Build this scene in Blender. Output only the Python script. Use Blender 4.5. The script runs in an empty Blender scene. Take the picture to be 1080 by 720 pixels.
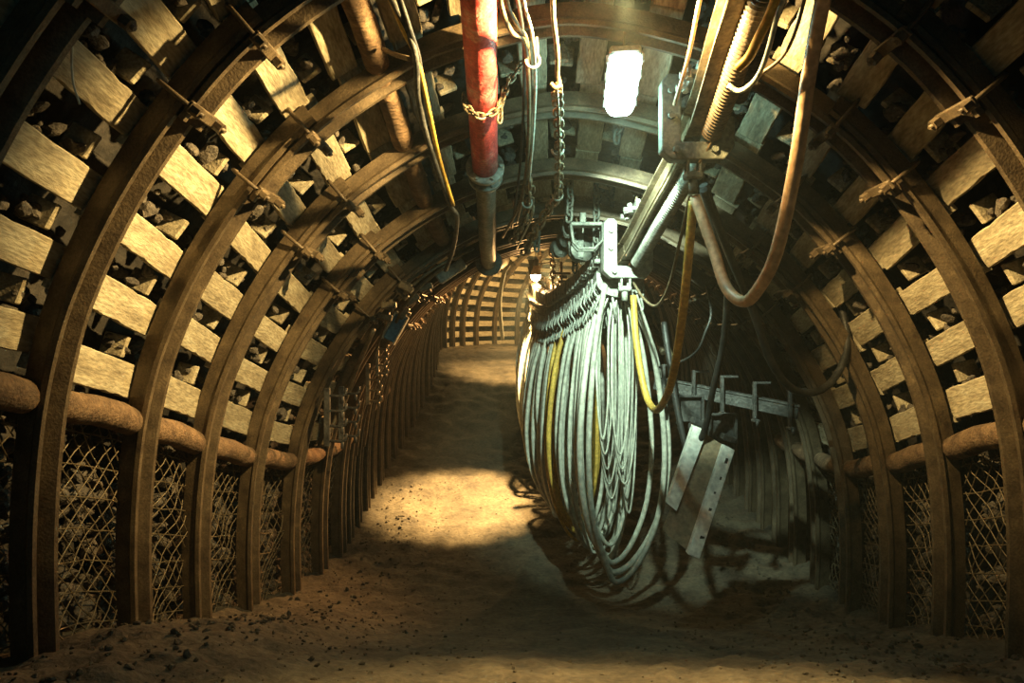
import bpy, math, random
import numpy as np
from mathutils import Vector, Matrix, noise
random.seed(7)
PI = math.pi
scene = bpy.context.scene
COL = scene.collection

WARMSET = ('rusty_steel', 'pale_timber', 'round_timber', 'shale_rubble', 'rock_wall', 'trodden_dirt', 'chain_steel', 'worn_rail_steel', 'dusty_cable', 'wire')
# ------------------------------------------------------------------ materials
def mat(name, c1, c2, scale=6.0, rough=0.8, bump=0.3, metal=0.0, c3=None, detail=8, spread=(0.35, 0.65), stretch=None, rnd=0.0, spec=0.4, fine=None):
    if name in WARMSET:
        c1, c2 = [tuple(v * .64 for v in c) for c in (c1, c2)]; c3 = tuple(v * .64 for v in c3) if c3 else None
    m = bpy.data.materials.new(name); m.use_nodes = True
    nt = m.node_tree; N = nt.nodes; L = nt.links
    b = N['Principled BSDF']
    tc = N.new('ShaderNodeTexCoord'); mp = N.new('ShaderNodeMapping')
    L.new(tc.outputs['Object'], mp.inputs['Vector'])
    if stretch: mp.inputs['Scale'].default_value = stretch
    oi = N.new('ShaderNodeObjectInfo')
    ad = N.new('ShaderNodeVectorMath'); ad.operation = 'ADD'
    sc = N.new('ShaderNodeMath'); sc.operation = 'MULTIPLY'; sc.inputs[1].default_value = 37.0
    L.new(oi.outputs['Random'], sc.inputs[0])
    L.new(mp.outputs['Vector'], ad.inputs[0]); L.new(sc.outputs[0], ad.inputs[1])
    n = N.new('ShaderNodeTexNoise'); n.inputs['Scale'].default_value = scale; n.inputs['Detail'].default_value = detail
    n.inputs['Roughness'].default_value = 0.65
    L.new(ad.outputs[0], n.inputs['Vector'])
    r = N.new('ShaderNodeValToRGB')
    r.color_ramp.elements[0].position = spread[0]; r.color_ramp.elements[0].color = (*c1, 1)
    r.color_ramp.elements[1].position = spread[1]; r.color_ramp.elements[1].color = (*c2, 1)
    if c3:
        e = r.color_ramp.elements.new(min(0.98, spread[1] + 0.12)); e.color = (*c3, 1)
    L.new(n.outputs['Fac'], r.inputs['Fac'])
    out = r.outputs['Color']
    n2 = N.new('ShaderNodeTexNoise'); n2.inputs['Scale'].default_value = fine or scale * 6; n2.inputs['Detail'].default_value = 5
    L.new(ad.outputs[0], n2.inputs['Vector'])
    mr = N.new('ShaderNodeMapRange'); mr.inputs['From Min'].default_value = 0.3; mr.inputs['From Max'].default_value = 0.7
    mr.inputs['To Min'].default_value = 0.6; mr.inputs['To Max'].default_value = 1.15
    L.new(n2.outputs['Fac'], mr.inputs['Value'])
    mx = N.new('ShaderNodeVectorMath'); mx.operation = 'SCALE'
    L.new(out, mx.inputs[0]); L.new(mr.outputs[0], mx.inputs['Scale'])
    out = mx.outputs[0]
    if rnd:
        m2 = N.new('ShaderNodeMapRange'); m2.inputs['To Min'].default_value = 1 - rnd; m2.inputs['To Max'].default_value = 1.0
        L.new(oi.outputs['Random'], m2.inputs['Value'])
        s2 = N.new('ShaderNodeVectorMath'); s2.operation = 'SCALE'
        L.new(out, s2.inputs[0]); L.new(m2.outputs[0], s2.inputs['Scale']); out = s2.outputs[0]
    L.new(out, b.inputs['Base Color'])
    b.inputs['Roughness'].default_value = rough; b.inputs['Metallic'].default_value = metal
    b.inputs['Specular IOR Level'].default_value = spec
    if bump:
        am = N.new('ShaderNodeMath'); am.operation = 'ADD'
        L.new(n.outputs['Fac'], am.inputs[0]); L.new(n2.outputs['Fac'], am.inputs[1])
        bp = N.new('ShaderNodeBump'); bp.inputs['Strength'].default_value = bump; bp.inputs['Distance'].default_value = 0.02
        L.new(am.outputs[0], bp.inputs['Height']); L.new(bp.outputs['Normal'], b.inputs['Normal'])
    return m

def emis(name, col, s):
    m = bpy.data.materials.new(name); m.use_nodes = True
    b = m.node_tree.nodes['Principled BSDF']
    b.inputs['Base Color'].default_value = (.9, .9, .9, 1)
    b.inputs['Emission Color'].default_value = (*col, 1); b.inputs['Emission Strength'].default_value = s
    return m

M = {}
M['steel'] = mat('rusty_steel', (.085, .058, .036), (.215, .155, .092), 9, .5, .2, .2, c3=(.36, .26, .15), fine=90, spread=(.3, .62))
M['board'] = mat('pale_timber', (.38, .30, .19), (.72, .61, .41), 3.2, .85, .35, c3=(.84, .74, .52), stretch=(1.0, 4.5, 4.5), rnd=.3, fine=16, spread=(.28, .52))
M['log'] = mat('round_timber', (.17, .10, .055), (.42, .26, .14), 6, .85, .6, stretch=(.35, 2, 2), rnd=.2)
M['rock'] = mat('shale_rubble', (.06, .05, .042), (.24, .20, .16), 11, .9, .7, c3=(.42, .35, .26))
M['rockwall'] = mat('rock_wall', (.018, .016, .014), (.075, .062, .05), 3, .95, .9)
M['dirt'] = mat('trodden_dirt', (.075, .058, .040), (.20, .158, .102), 2.6, .95, .8, c3=(.27, .21, .14), fine=26, detail=12)
M['wire'] = mat('wire', (.16, .12, .07), (.36, .27, .16), 20, .5, .1, .4)
M['cable'] = mat('grey_rubber', (.52, .52, .44), (.72, .72, .60), 4, .5, .1, rnd=.35)
M['yellow'] = mat('yellow_rubber_and_bulb_glow', (.42, .26, .05), (.72, .46, .09), 7, .5, .15)
M['orange'] = mat('orange_rubber', (.40, .25, .14), (.60, .40, .24), 5, .45, .12)
M['black'] = mat('black_rubber', (.012, .012, .012), (.04, .038, .034), 9, .5, .2)
M['brown'] = mat('dusty_cable', (.14, .10, .055), (.34, .25, .14), 9, .6, .2)
M['grey'] = mat('painted_steel', (.26, .28, .25), (.46, .48, .42), 7, .55, .25, .1, c3=(.55, .55, .48))
M['hose'] = mat('ribbed_rubber', (.06, .045, .03), (.17, .125, .08), 8, .5, .2)
M['gear'] = mat('dull_roof_steel', (.09, .10, .085), (.22, .23, .19), 8, .6, .3, .2)
M['pale'] = mat('pale_steel', (.26, .28, .24), (.44, .44, .38), 6, .5, .25, .1)
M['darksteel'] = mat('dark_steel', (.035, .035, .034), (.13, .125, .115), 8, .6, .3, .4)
M['rail'] = mat('worn_rail_steel', (.20, .15, .09), (.48, .38, .24), 8, .42, .2, .45)
M['red'] = mat('red_paint', (.36, .03, .03), (.58, .09, .08), 7, .45, .25, c3=(.66, .34, .28), spread=(.3, .52), fine=60)
M['pipegrey'] = mat('grey_pipe', (.14, .15, .13), (.30, .30, .25), 7, .5, .3, .2)
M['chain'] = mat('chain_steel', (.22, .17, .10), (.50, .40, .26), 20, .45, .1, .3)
M['white'] = mat('white_paint', (.60, .62, .55), (.84, .85, .77), 5, .6, .15, spread=(.25, .45), fine=24)
M['panel'] = mat('brown_panel', (.20, .15, .09), (.36, .27, .17), 5, .7, .2)
M['blue'] = mat('blue_box_paint', (.04, .12, .22), (.08, .25, .42), 6, .5, .1)
M['lampglass'] = emis('lit_lamp_cover', (.72, 1.0, .92), 15)
M['bulbglow'] = emis('lit_bulb', (1.0, .80, .50), 22)
def glassm():
    m = bpy.data.materials.new('clear_glass'); m.use_nodes = True
    b = m.node_tree.nodes['Principled BSDF']
    b.inputs['Base Color'].default_value = (.9, .85, .7, 1); b.inputs['Roughness'].default_value = .1
    b.inputs['Transmission Weight'].default_value = .9
    return m
M['glass'] = glassm()

# ------------------------------------------------------------------ mesh builder
class MB:
    def __init__(s): s.v = []; s.f = []; s.sm = []
    def add(s, vs, fs, smooth=False):
        o = len(s.v); s.v += [tuple(v) for v in vs]
        s.f += [tuple(i + o for i in f) for f in fs]; s.sm += [smooth] * len(fs)
        return s
    def box(s, c, size, R=None, ch=0.0):
        x, y, z = [a / 2 for a in size]; c = Vector(c)
        if ch:
            # chamfered box: outline in local xz, chamfer all four edges along y, ends tapered
            vs = []; k = ch
            ring = [(-x + k, -z), (x - k, -z), (x, -z + k), (x, z - k), (x - k, z), (-x + k, z), (-x, z - k), (-x, -z + k)]
            for yy, sc in ((-y, .0), (-y + k, 1.), (y - k, 1.), (y, .0)):
                for (a, b) in ring:
                    if sc == 0.:
                        a -= math.copysign(min(k, abs(a)), a) * (abs(abs(a) - x) < 1e-9); b -= math.copysign(min(k, abs(b)), b) * (abs(abs(b) - z) < 1e-9)
                    vs.append(Vector((a, yy, b)))
            fs = []
            for r in range(3):
                for i in range(8):
                    j = (i + 1) % 8; fs.append((r * 8 + i, r * 8 + j, (r + 1) * 8 + j, (r + 1) * 8 + i))
            fs.append(tuple(range(7, -1, -1))); fs.append(tuple(24 + i for i in range(8)))
        else:
            vs = [Vector((sx * x, sy * y, sz * z)) for sx in (-1, 1) for sy in (-1, 1) for sz in (-1, 1)]
            fs = [(0, 1, 3, 2), (4, 6, 7, 5), (0, 4, 5, 1), (2, 3, 7, 6), (0, 2, 6, 4), (1, 5, 7, 3)]
        if R is not None: vs = [R @ v for v in vs]
        return s.add([v + c for v in vs], fs)
    def tube(s, pts, r, n=8, cap=True, smooth=True):
        pts = [Vector(p) for p in pts]; m = len(pts)
        rs = r if hasattr(r, '__len__') else [r] * m
        T = [(pts[min(i + 1, m - 1)] - pts[max(i - 1, 0)]).normalized() for i in range(m)]
        up = Vector((0, 0, 1)) if abs(T[0].z) < .9 else Vector((1, 0, 0))
        nn = (up - T[0] * up.dot(T[0])).normalized(); vs = []
        for i in range(m):
            nn = nn - T[i] * nn.dot(T[i])
            if nn.length < 1e-6: nn = T[i].orthogonal()
            nn.normalize(); bb = T[i].cross(nn)
            for k in range(n):
                a = 2 * PI * k / n
                vs.append(pts[i] + (nn * math.cos(a) + bb * math.sin(a)) * rs[i])
        fs = [(i * n + k, i * n + (k + 1) % n, (i + 1) * n + (k + 1) % n, (i + 1) * n + k) for i in range(m - 1) for k in range(n)]
        o = len(s.v); s.add(vs, fs, smooth)
        if cap: s.f += [tuple(o + k for k in range(n - 1, -1, -1)), tuple(o + (m - 1) * n + k for k in range(n))]; s.sm += [False, False]
        return s
    def extrude(s, poly, axis_pts):
        """poly (a,b) swept: axis_pts = list of (origin, A, B) frames"""
        n = len(poly); vs = []
        for (o, A, B) in axis_pts:
            for (a, b) in poly: vs.append(o + A * a + B * b)
        m = len(axis_pts)
        fs = [(i * n + k, i * n + (k + 1) % n, (i + 1) * n + (k + 1) % n, (i + 1) * n + k) for i in range(m - 1) for k in range(n)]
        o = len(s.v); s.add(vs, fs)
        s.f += [tuple(o + k for k in range(n - 1, -1, -1)), tuple(o + (m - 1) * n + k for k in range(n))]; s.sm += [False, False]
        return s
    def torus(s, c, R1, r, Rm=None, n=14, k=6, stretch=0.0, a0=0, a1=2 * PI):
        """ring in local xz-plane, long axis x by stretch"""
        c = Vector(c); pts = []
        closed = abs(a1 - a0 - 2 * PI) < 1e-6
        cnt = n if closed else n + 1
        for i in range(cnt):
            a = a0 + (a1 - a0) * i / n
            p = Vector((math.cos(a) * R1, 0, math.sin(a) * R1))
            p.x += math.copysign(stretch, math.cos(a)) if abs(math.cos(a)) > 1e-6 else 0
            if Rm is not None: p = Rm @ p
            pts.append(p + c)
        if closed: pts += pts[:2]
        return s.tube(pts, r, k, cap=not closed)
    def lathe(s, prof, c=(0, 0, 0), n=20, R=None):
        vs = []; c = Vector(c)
        for (r, z) in prof:
            for k in range(n):
                a = 2 * PI * k / n; v = Vector((r * math.cos(a), r * math.sin(a), z))
                if R is not None: v = R @ v
                vs.append(v + c)
        m = len(prof)
        fs = [(i * n + k, i * n + (k + 1) % n, (i + 1) * n + (k + 1) % n, (i + 1) * n + k) for i in range(m - 1) for k in range(n)]
        return s.add(vs, fs, True)
    def mesh(s, name, m):
        me = bpy.data.meshes.new(name); me.from_pydata(s.v, [], s.f)
        me.polygons.foreach_set('use_smooth', s.sm)
        me.materials.append(m); me.update(); return me
    def build(s, name, m, parent=None, loc=None):
        o = bpy.data.objects.new(name, s.mesh(name, m)); COL.objects.link(o)
        if parent is not None: o.parent = parent
        if loc is not None:
            # geometry was authored in world space: rebase to loc
            pass
        return o

def islands(mb):
    par = list(range(len(mb.v)))
    def fd(a):
        while par[a] != a: par[a] = par[par[a]]; a = par[a]
        return a
    for f in mb.f:
        r0 = fd(f[0])
        for q in f[1:]: par[fd(q)] = r0
    g = {}
    for fi, f in enumerate(mb.f): g.setdefault(fd(f[0]), []).append(fi)
    out = []
    for fis in g.values():
        n = MB(); mp = {}
        for fi in fis:
            ff = []
            for q in mb.f[fi]:
                if q not in mp: mp[q] = len(n.v); n.v.append(mb.v[q])
                ff.append(mp[q])
            n.f.append(tuple(ff)); n.sm.append(mb.sm[fi])
        out.append(n)
    return out
def build_each(mb, name, m, parent): return [n.build(name, m, parent) for n in islands(mb)]
def tag(o, label, cat, group=None, kind=None):
    if label: o['label'] = label
    if cat: o['category'] = cat
    if group: o['group'] = group
    if kind: o['kind'] = kind
    return o
def empty(name, loc, label, cat, group=None, M4=None):
    o = bpy.data.objects.new(name, None); COL.objects.link(o); o.empty_display_size = .1
    if M4 is not None: o.matrix_world = M4
    else: o.location = loc
    return tag(o, label, cat, group)
def world_child(mb, name, m, root):
    """mesh written in world coordinates, parented to an empty at a pure location"""
    l = Vector(root.location)
    mb.v = [tuple(Vector(v) - l) for v in mb.v]
    o = mb.build(name, m, root); return o
def dup_tree(src, M4, label=None, group=None):
    c = src.copy(); COL.objects.link(c); c.matrix_world = M4
    if label: c['label'] = label
    if group: c['group'] = group
    for ch in src.children:
        d = ch.copy(); COL.objects.link(d); d.parent = c
        for g in ch.children:
            e = g.copy(); COL.objects.link(e); e.parent = d
    return c

def crom(P, n=8):
    P = [Vector(p) for p in P]; Q = [P[0] * 2 - P[1]] + P + [P[-1] * 2 - P[-2]]; out = []
    for i in range(1, len(Q) - 2):
        a, b, c, d = Q[i - 1], Q[i], Q[i + 1], Q[i + 2]
        for k in range(n):
            t = k / n
            out.append(.5 * ((2 * b) + (c - a) * t + (2 * a - 5 * b + 4 * c - d) * t * t + (3 * b - a - 3 * c + d) * t ** 3))
    out.append(P[-1]); return out

# point from the photograph's column/row at a real distance (the camera stands level at the origin)
def at(px, py, d): return Vector(((px - 540) / 720 * d, d, (360 - py) / 720 * d))

# ------------------------------------------------------------------ the tunnel's centre line
KN = [(.27, -4, -.9), (.27, -2, -1.0), (.27, 0, -1.1), (.27, 1.5, -1.2), (.28, 3.0, -1.46), (.31, 3.7, -1.66), (.34, 4.4, -1.88), (.38, 5.15, -2.1),
      (.44, 6.0, -2.28), (.55, 7.4, -2.30), (.56, 8.6, -2.10), (.60, 10.3, -1.78), (.70, 12, -1.33), (.76, 14, -.86), (.6, 16.5, -.5), (.36, 19, -.27),
      (.47, 20.6, -.2), (1.0, 22.2, -.15), (1.95, 23.35, -.12), (3.3, 24.0, -.1), (5.2, 24.3, -.1), (7.5, 24.3, -.1)]
CL = crom(KN, 24)
S = [0.0]
for i in range(1, len(CL)): S.append(S[-1] + math.hypot(CL[i].x - CL[i - 1].x, CL[i].y - CL[i - 1].y))
def s_of_y(y):
    for i in range(1, len(CL)):
        if CL[i].y >= y:
            t = (y - CL[i - 1].y) / (CL[i].y - CL[i - 1].y); return S[i - 1] + (S[i] - S[i - 1]) * t
def frame(s):
    """point on the floor centre line, lateral (right), forward"""
    s = max(0, min(S[-1] - 1e-4, s))
    lo = int(np.searchsorted(S, s)); lo = max(1, min(len(CL) - 1, lo))
    t = (s - S[lo - 1]) / (S[lo] - S[lo - 1] + 1e-9)
    p = CL[lo - 1].lerp(CL[lo], t)
    a = max(0, lo - 6); b = min(len(CL) - 1, lo + 5)
    T = CL[b] - CL[a]; T.z = 0; T.normalize()
    return p, Vector((T.y, -T.x, 0)), T
# clear profile of an arch: (half width, height)
PR = [(2.35, -.25), (2.35, 0), (2.36, .5), (2.34, .92), (2.29, 1.28), (2.19, 1.64), (1.98, 2.08), (1.70, 2.49), (1.40, 2.81), (1.0, 3.09), (.62, 3.27), (0, 3.39)]
full = [(-a, b) for a, b in PR] + [(a, b) for a, b in PR[::-1][1:]]
PF = crom([(a, b, 0) for a, b in full], 8)
PS = [0.0]
for i in range(1, len(PF)): PS.append(PS[-1] + (PF[i] - PF[i - 1]).length)
PL = PS[-1]
def prof(u):
    """u = length along profile from left foot; returns (x,h), outward normal (nx,nh)"""
    u = max(0, min(PL - 1e-4, u)); i = max(1, min(len(PF) - 1, int(np.searchsorted(PS, u))))
    t = (u - PS[i - 1]) / (PS[i] - PS[i - 1] + 1e-9)
    p = PF[i - 1].lerp(PF[i], t); T = (PF[min(i + 2, len(PF) - 1)] - PF[max(i - 3, 0)]).normalized()
    return p, Vector((-T.y, T.x, 0))
def u_of_h(h, side=-1):
    best = min((abs(PF[i].y - h), PS[i]) for i in range(len(PF)) if (PF[i].x <= 0) == (side < 0))
    return best[1]
def wpt(s, u, off=0.0):
    """world point on the tunnel skin, offset outward; also outward normal, tangent up the arc, forward"""
    c, Lx, T = frame(s); p, n = prof(u)
    W = Lx * n.x + Vector((0, 0, 1)) * n.y
    pos = c + Lx * (p.x + n.x * off) + Vector((0, 0, 1)) * (p.y + n.y * off)
    return pos, W, T.cross(W) * -1, T

ARY = [1.55, 2.28, 3.0, 3.70, 4.40, 5.14, 5.92, 6.62, 7.22]
y = 7.64
while y < 12.9: ARY.append(y); y += .44
ARS = [s_of_y(y) for y in ARY]
s = ARS[-1] + .62
while s < s_of_y(23.9) + .9: ARS.append(s); s += .70
NR = len(ARS)
ORD = ['nearest', 'second', 'third', 'fourth', 'fifth', 'sixth', 'seventh', 'eighth', 'ninth', 'tenth', 'eleventh', 'twelfth', 'thirteenth', 'fourteenth', 'fifteenth', 'sixteenth',
       'seventeenth', 'eighteenth', 'nineteenth', 'twentieth', 'twenty-first', 'twenty-second', 'twenty-third', 'twenty-fourth', 'twenty-fifth', 'twenty-sixth', 'twenty-seventh',
       'twenty-eighth', 'twenty-ninth', 'thirtieth', 'thirty-first', 'thirty-second', 'thirty-third', 'thirty-fourth', 'thirty-fifth', 'thirty-sixth', 'thirty-seventh', 'thirty-eighth', 'thirty-ninth', 'fortieth',
       'forty-first', 'forty-second', 'forty-third', 'forty-fourth', 'forty-fifth', 'forty-sixth', 'forty-seventh', 'forty-eighth', 'forty-ninth', 'fiftieth', 'fifty-first', 'fifty-second', 'fifty-third', 'fifty-fourth']

# ------------------------------------------------------------------ rolled steel arches
SEC = [(0, -.082), (0, -.056), (.095, -.026), (.095, .026), (0, .056), (0, .082), (.026, .082), (.046, .064), (.135, .042), (.135, -.042), (.046, -.064), (.026, -.082)]
UJ0, UJ1 = u_of_h(2.44), u_of_h(2.86)
def sweep_profile(u0, u1, off, n):
    mb = MB(); fr = []
    for i in range(n + 1):
        u = u0 + (u1 - u0) * i / n
        p, nn = prof(u)
        fr.append((Vector((p.x + nn.x * off, 0, p.y + nn.y * off)), Vector((nn.x, 0, nn.y)), Vector((0, 1, 0))))
    mb.extrude(SEC, fr); return mb
def clamp_mb(u):
    p, nn = prof(u); W = Vector((nn.x, 0, nn.y)); Tn = Vector((0, 1, 0)).cross(W)
    R = Matrix((Tn, Vector((0, 1, 0)), W)).transposed()
    o = Vector((p.x, 0, p.y)); mb = MB()
    mb.box(o - W * .055, (.055, .26, .022), R, .006)
    for sy in (-1, 1):
        mb.tube([o - W * .12 + Vector((0, sy * .105, 0)), o + W * .12 + Vector((0, sy * .105, 0)), o + W * .15 + Vector((0, sy * .08, 0))], .011, 6)
    mb.tube([o + W * .15 + Vector((0, -.08, 0)), o + W * .15 + Vector((0, .08, 0))], .011, 6)
    nuts = MB()
    for sy in (-1, 1):
        c = o - W * .085 + Vector((0, sy * .105, 0))
        nuts.tube([c - W * .02, c + W * .02], .026, 6, smooth=False)
    return mb, nuts
def tr(mb, Rm):
    mb.v = [tuple(Rm @ Vector(v)) for v in mb.v]; return mb
c0, L0, T0 = frame(ARS[0])
def ring_matrix(i):
    c, Lx, T = frame(ARS[i]); j = random.uniform(-.012, .012)
    m = Matrix((Lx, T, Vector((0, 0, 1)))).transposed().to_4x4(); m.translation = c + Vector((j, 0, random.uniform(-.01, .01))); return m
ring_label = lambda i: ('rusty steel roof arch, %s from the camera, %s' % (ORD[i], 'bare legs in front of wire mesh' if i < 7 else ('in the closely set row' if i < 21 else 'at the lit far bend')))
protoR = empty('steel_arch', (0, 0, 0), ring_label(0), 'arch', 'steel arches holding the tunnel')
sweep_profile(0, UJ1, 0, 34).build('leg', M['steel'], protoR)
sweep_profile(PL, PL - UJ1, 0, 34).build('leg', M['steel'], protoR)
sweep_profile(UJ0, PL - UJ0, -.045, 44).build('crown_beam', M['steel'], protoR)
for u in (UJ0 + .07, UJ1 - .07, PL - UJ0 - .07, PL - UJ1 + .07):
    cm, nm = clamp_mb(u)
    co = cm.build('clamp', M['steel'], protoR); build_each(nm, 'nut', M['steel'], co)
ARCHES = []
for i in range(NR):
    m4 = ring_matrix(i)
    if i == 0: protoR.matrix_world = m4; ARCHES.append(protoR)
    else: ARCHES.append(dup_tree(protoR, m4, ring_label(i)))

# ------------------------------------------------------------------ rock behind, floor
def fbm(x, y, z, o=4): return noise.fractal(Vector((x, y, z)), 1.0, 2.0, o)
def skin(name, u0, u1, nu, off, amp, m, sl=None, ds=.11):
    s0, s1 = sl or (s_of_y(-1.5), S[-1]); ns = int((s1 - s0) / ds); vs = []
    for i in range(ns + 1):
        s = s0 + (s1 - s0) * i / ns
        for k in range(nu + 1):
            u = u0 + (u1 - u0) * k / nu
            p, W, A, T = wpt(s, u, off)
            p = p + W * (fbm(p.x * 2.2, p.y * 2.2, p.z * 2.2, 5) * amp)
            vs.append(p)
    w = nu + 1
    fs = [(i * w + k, i * w + k + 1, (i + 1) * w + k + 1, (i + 1) * w + k) for i in range(ns) for k in range(nu)]
    mb = MB(); mb.add(vs, fs); o = mb.build(name, m); o['kind'] = 'structure'; return o
UW = u_of_h(2.2)
skin('wall_left', -.0, UW, 26, .42, .09, M['rockwall'])
skin('ceiling', UW, PL - UW, 44, .42, .09, M['rockwall'])
skin('wall_right', PL - UW, PL, 26, .42, .09, M['rockwall'])
# end of the tunnel past the bend and behind the camera stays open rock faces
def endcap(name, s):
    mb = MB(); c, Lx, T = frame(s); vs = []
    n = 60
    for k in range(n + 1):
        p, W, A, _ = wpt(s, PL * k / n, .42); vs.append(p)
    vs.append(c + Vector((0, 0, 1.2)))
    fs = [(k, k + 1, n + 1) for k in range(n)] + [(n, 0, n + 1)]
    mb.add(vs, fs); o = mb.build(name, M['rockwall']); o['kind'] = 'structure'
endcap('wall_back', S[-1] - .02)
def floor_z(s, lat):
    c, Lx, T = frame(s); p = c + Lx * lat
    e = abs(lat) / 2.4
    z = c.z + .0 - .04 + .10 * max(0, e - .62) ** 1.3 * 2.0
    if c.y < 5.2:      # heap of spoil by the left legs
        z += .10 * math.exp(-((lat + 1.9) / .5) ** 2) * (1 - max(0, (c.y - 4) / 1.2) if c.y > 4 else 1)
    z += .035 * fbm(p.x * .9, p.y * .9, 3.3, 3) + .022 * fbm(p.x * 4, p.y * 4, 1, 4) * (1 + 1.2 * e)
    z += .016 * max(0, fbm(p.x * 13, p.y * 13, 7, 3)) * (.5 + e)
    return z
def mk_floor():
    s0, s1 = s_of_y(-1.5), S[-1]; lats = [(-2.85 + 5.7 * k / 150) for k in range(151)]; vs = []; s = s0; rows = 0
    while s < s1:
        c, Lx, T = frame(s)
        for l in lats:
            p = c + Lx * l; vs.append(Vector((p.x, p.y, floor_z(s, l))))
        rows += 1; s += .03 if s < s_of_y(11) else .09
    w = 151
    fs = [(i * w + k, i * w + k + 1, (i + 1) * w + k + 1, (i + 1) * w + k) for i in range(rows - 1) for k in range(w - 1)]
    mb = MB(); mb.add(vs, fs, True); o = mb.build('floor', M['dirt']); o['kind'] = 'structure'
mk_floor()

# ------------------------------------------------------------------ lagging boards
BW, PITCH = .18, .33
def board_mesh(k):
    rr = random.Random(k); nx, nz = 14, 4; L_, w, t = 1.0, BW, .045; vs = []; mb = MB()
    # local: x along board, y up the arc, z outward
    ring = []
    for a in range(nx + 1):
        x = -.5 + a / nx
        e0 = .004 * fbm(x * 5, k * 3.1, 0); e1 = .004 * fbm(x * 5, k * 3.1, 5)
        if rr.random() < .08: e0 += .006
        if rr.random() < .08: e1 += .006
        for (yy, zz) in ((-w / 2 + .006 + e0, -t / 2), (-w / 4, -t / 2), (0, -t / 2), (w / 4, -t / 2), (w / 2 - .006 - e1, -t / 2), (w / 2 - e1, -t / 2 + .007), (w / 2 - e1, t / 2), (-w / 2 + e0, t / 2), (-w / 2 + e0, -t / 2 + .007)):
            zz2 = zz + (.003 * fbm(x * 7, yy * 20, k * 1.7) if zz < 0 else 0)
            vs.append((x, yy, zz2))
    n = 9
    fs = [(a * n + b, a * n + (b + 1) % n, (a + 1) * n + (b + 1) % n, (a + 1) * n + b) for a in range(nx) for b in range(n)]
    fs += [tuple(range(n - 1, -1, -1)), tuple(nx * n + b for b in range(n))]
    mb.add(vs, fs); return mb
BM = [board_mesh(k) for k in range(7)]
BME = [b.mesh('lagging_board', M['board']) for b in BM]
bk = MB(); bk.box((0, 0, .045), (.03, .12, .14), None, .006); bk = bk.mesh('spacer_block', M['board'])
U0 = u_of_h(1.42)
NU = int(round((PL - 2 * U0) / PITCH)) + 1; PITCH = (PL - 2 * U0) / (NU - 1); u_list = [U0 + k * PITCH for k in range(NU)]
far0 = next(i for i in range(NR) if ARS[i] > s_of_y(18.2))
bulk = MB(); nb = 0
def bay_name(i):
    return 'between %s and %s arches' % (ORD[i], ORD[i + 1])
cells = []
for i in range(NR - 1):
    for k in range(NU): cells.append((i, k))
    if i >= far0 - 2:
        for k in range(-4, 0): cells.append((i, k))
def pri(c):
    i, k = c
    if i < 8: return 0
    if i >= far0 + 12: return 9
    if i >= far0 and k < NU * .45: return 1
    if k < NU * .45: return 2 + i * .01
    return 5 + i * .01
chosen = set(sorted(cells, key=pri)[:300])
BOARD0 = None
for (i, k) in cells:
    sa, sb = ARS[i], ARS[i + 1]; jit = random.uniform(-.025, .025)
    u = (u_list[k] if k >= 0 else u_list[0] + k * PITCH) + jit; ln = 0
    pa, Wa, Aa, Ta = wpt(sa + .0, u, .168 + random.uniform(0, .012)); pb, Wb, Ab, Tb = wpt(sb, u + random.uniform(-.02, .02), .168 + random.uniform(0, .012))
    X = (pb - pa); ln = X.length - .012; X.normalize(); W = (Wa + Wb).normalized(); W = (W - X * W.dot(X)).normalized(); A = W.cross(X)
    m4 = Matrix((X, A, W)).transposed().to_4x4(); m4.translation = (pa + pb) / 2
    m4s = m4 @ Matrix.Diagonal((ln, random.uniform(.9, 1.06), 1, 1))
    if (i, k) in chosen:
        side = 'left' if k < NU / 2 - .5 else 'right'; kk = (k + (4 if i >= far0 - 2 else 0)) if side == 'left' else NU - 1 - k
        o = bpy.data.objects.new('lagging_board', random.choice(BME)); COL.objects.link(o); o.matrix_world = m4s
        tag(o, 'timber lagging board, %s up on the %s side, %s' % ('lowest' if kk == 0 else ORD[kk], side, bay_name(i)), 'board', 'timber lagging boards between the arches')
        if i < 8:
            b = bpy.data.objects.new('spacer_block', bk); COL.objects.link(b); b.parent = o
            b.matrix_basis = m4s.inverted() @ m4 @ Matrix.Translation((ln / 2 - .115 - random.uniform(0, .03), PITCH / 2 * (-1 if kk == k else 1), .03)) @ Matrix.Rotation(random.uniform(-.15, .15), 4, 'Z')
    else:
        src = random.choice(BM); bulk.add([m4s @ Vector(v) for v in src.v], src.f)
tag(bulk.build('lagging_boards', M['board']), 'timber lagging boards in the dark part of the tunnel beyond', 'board', kind='stuff')

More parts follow.
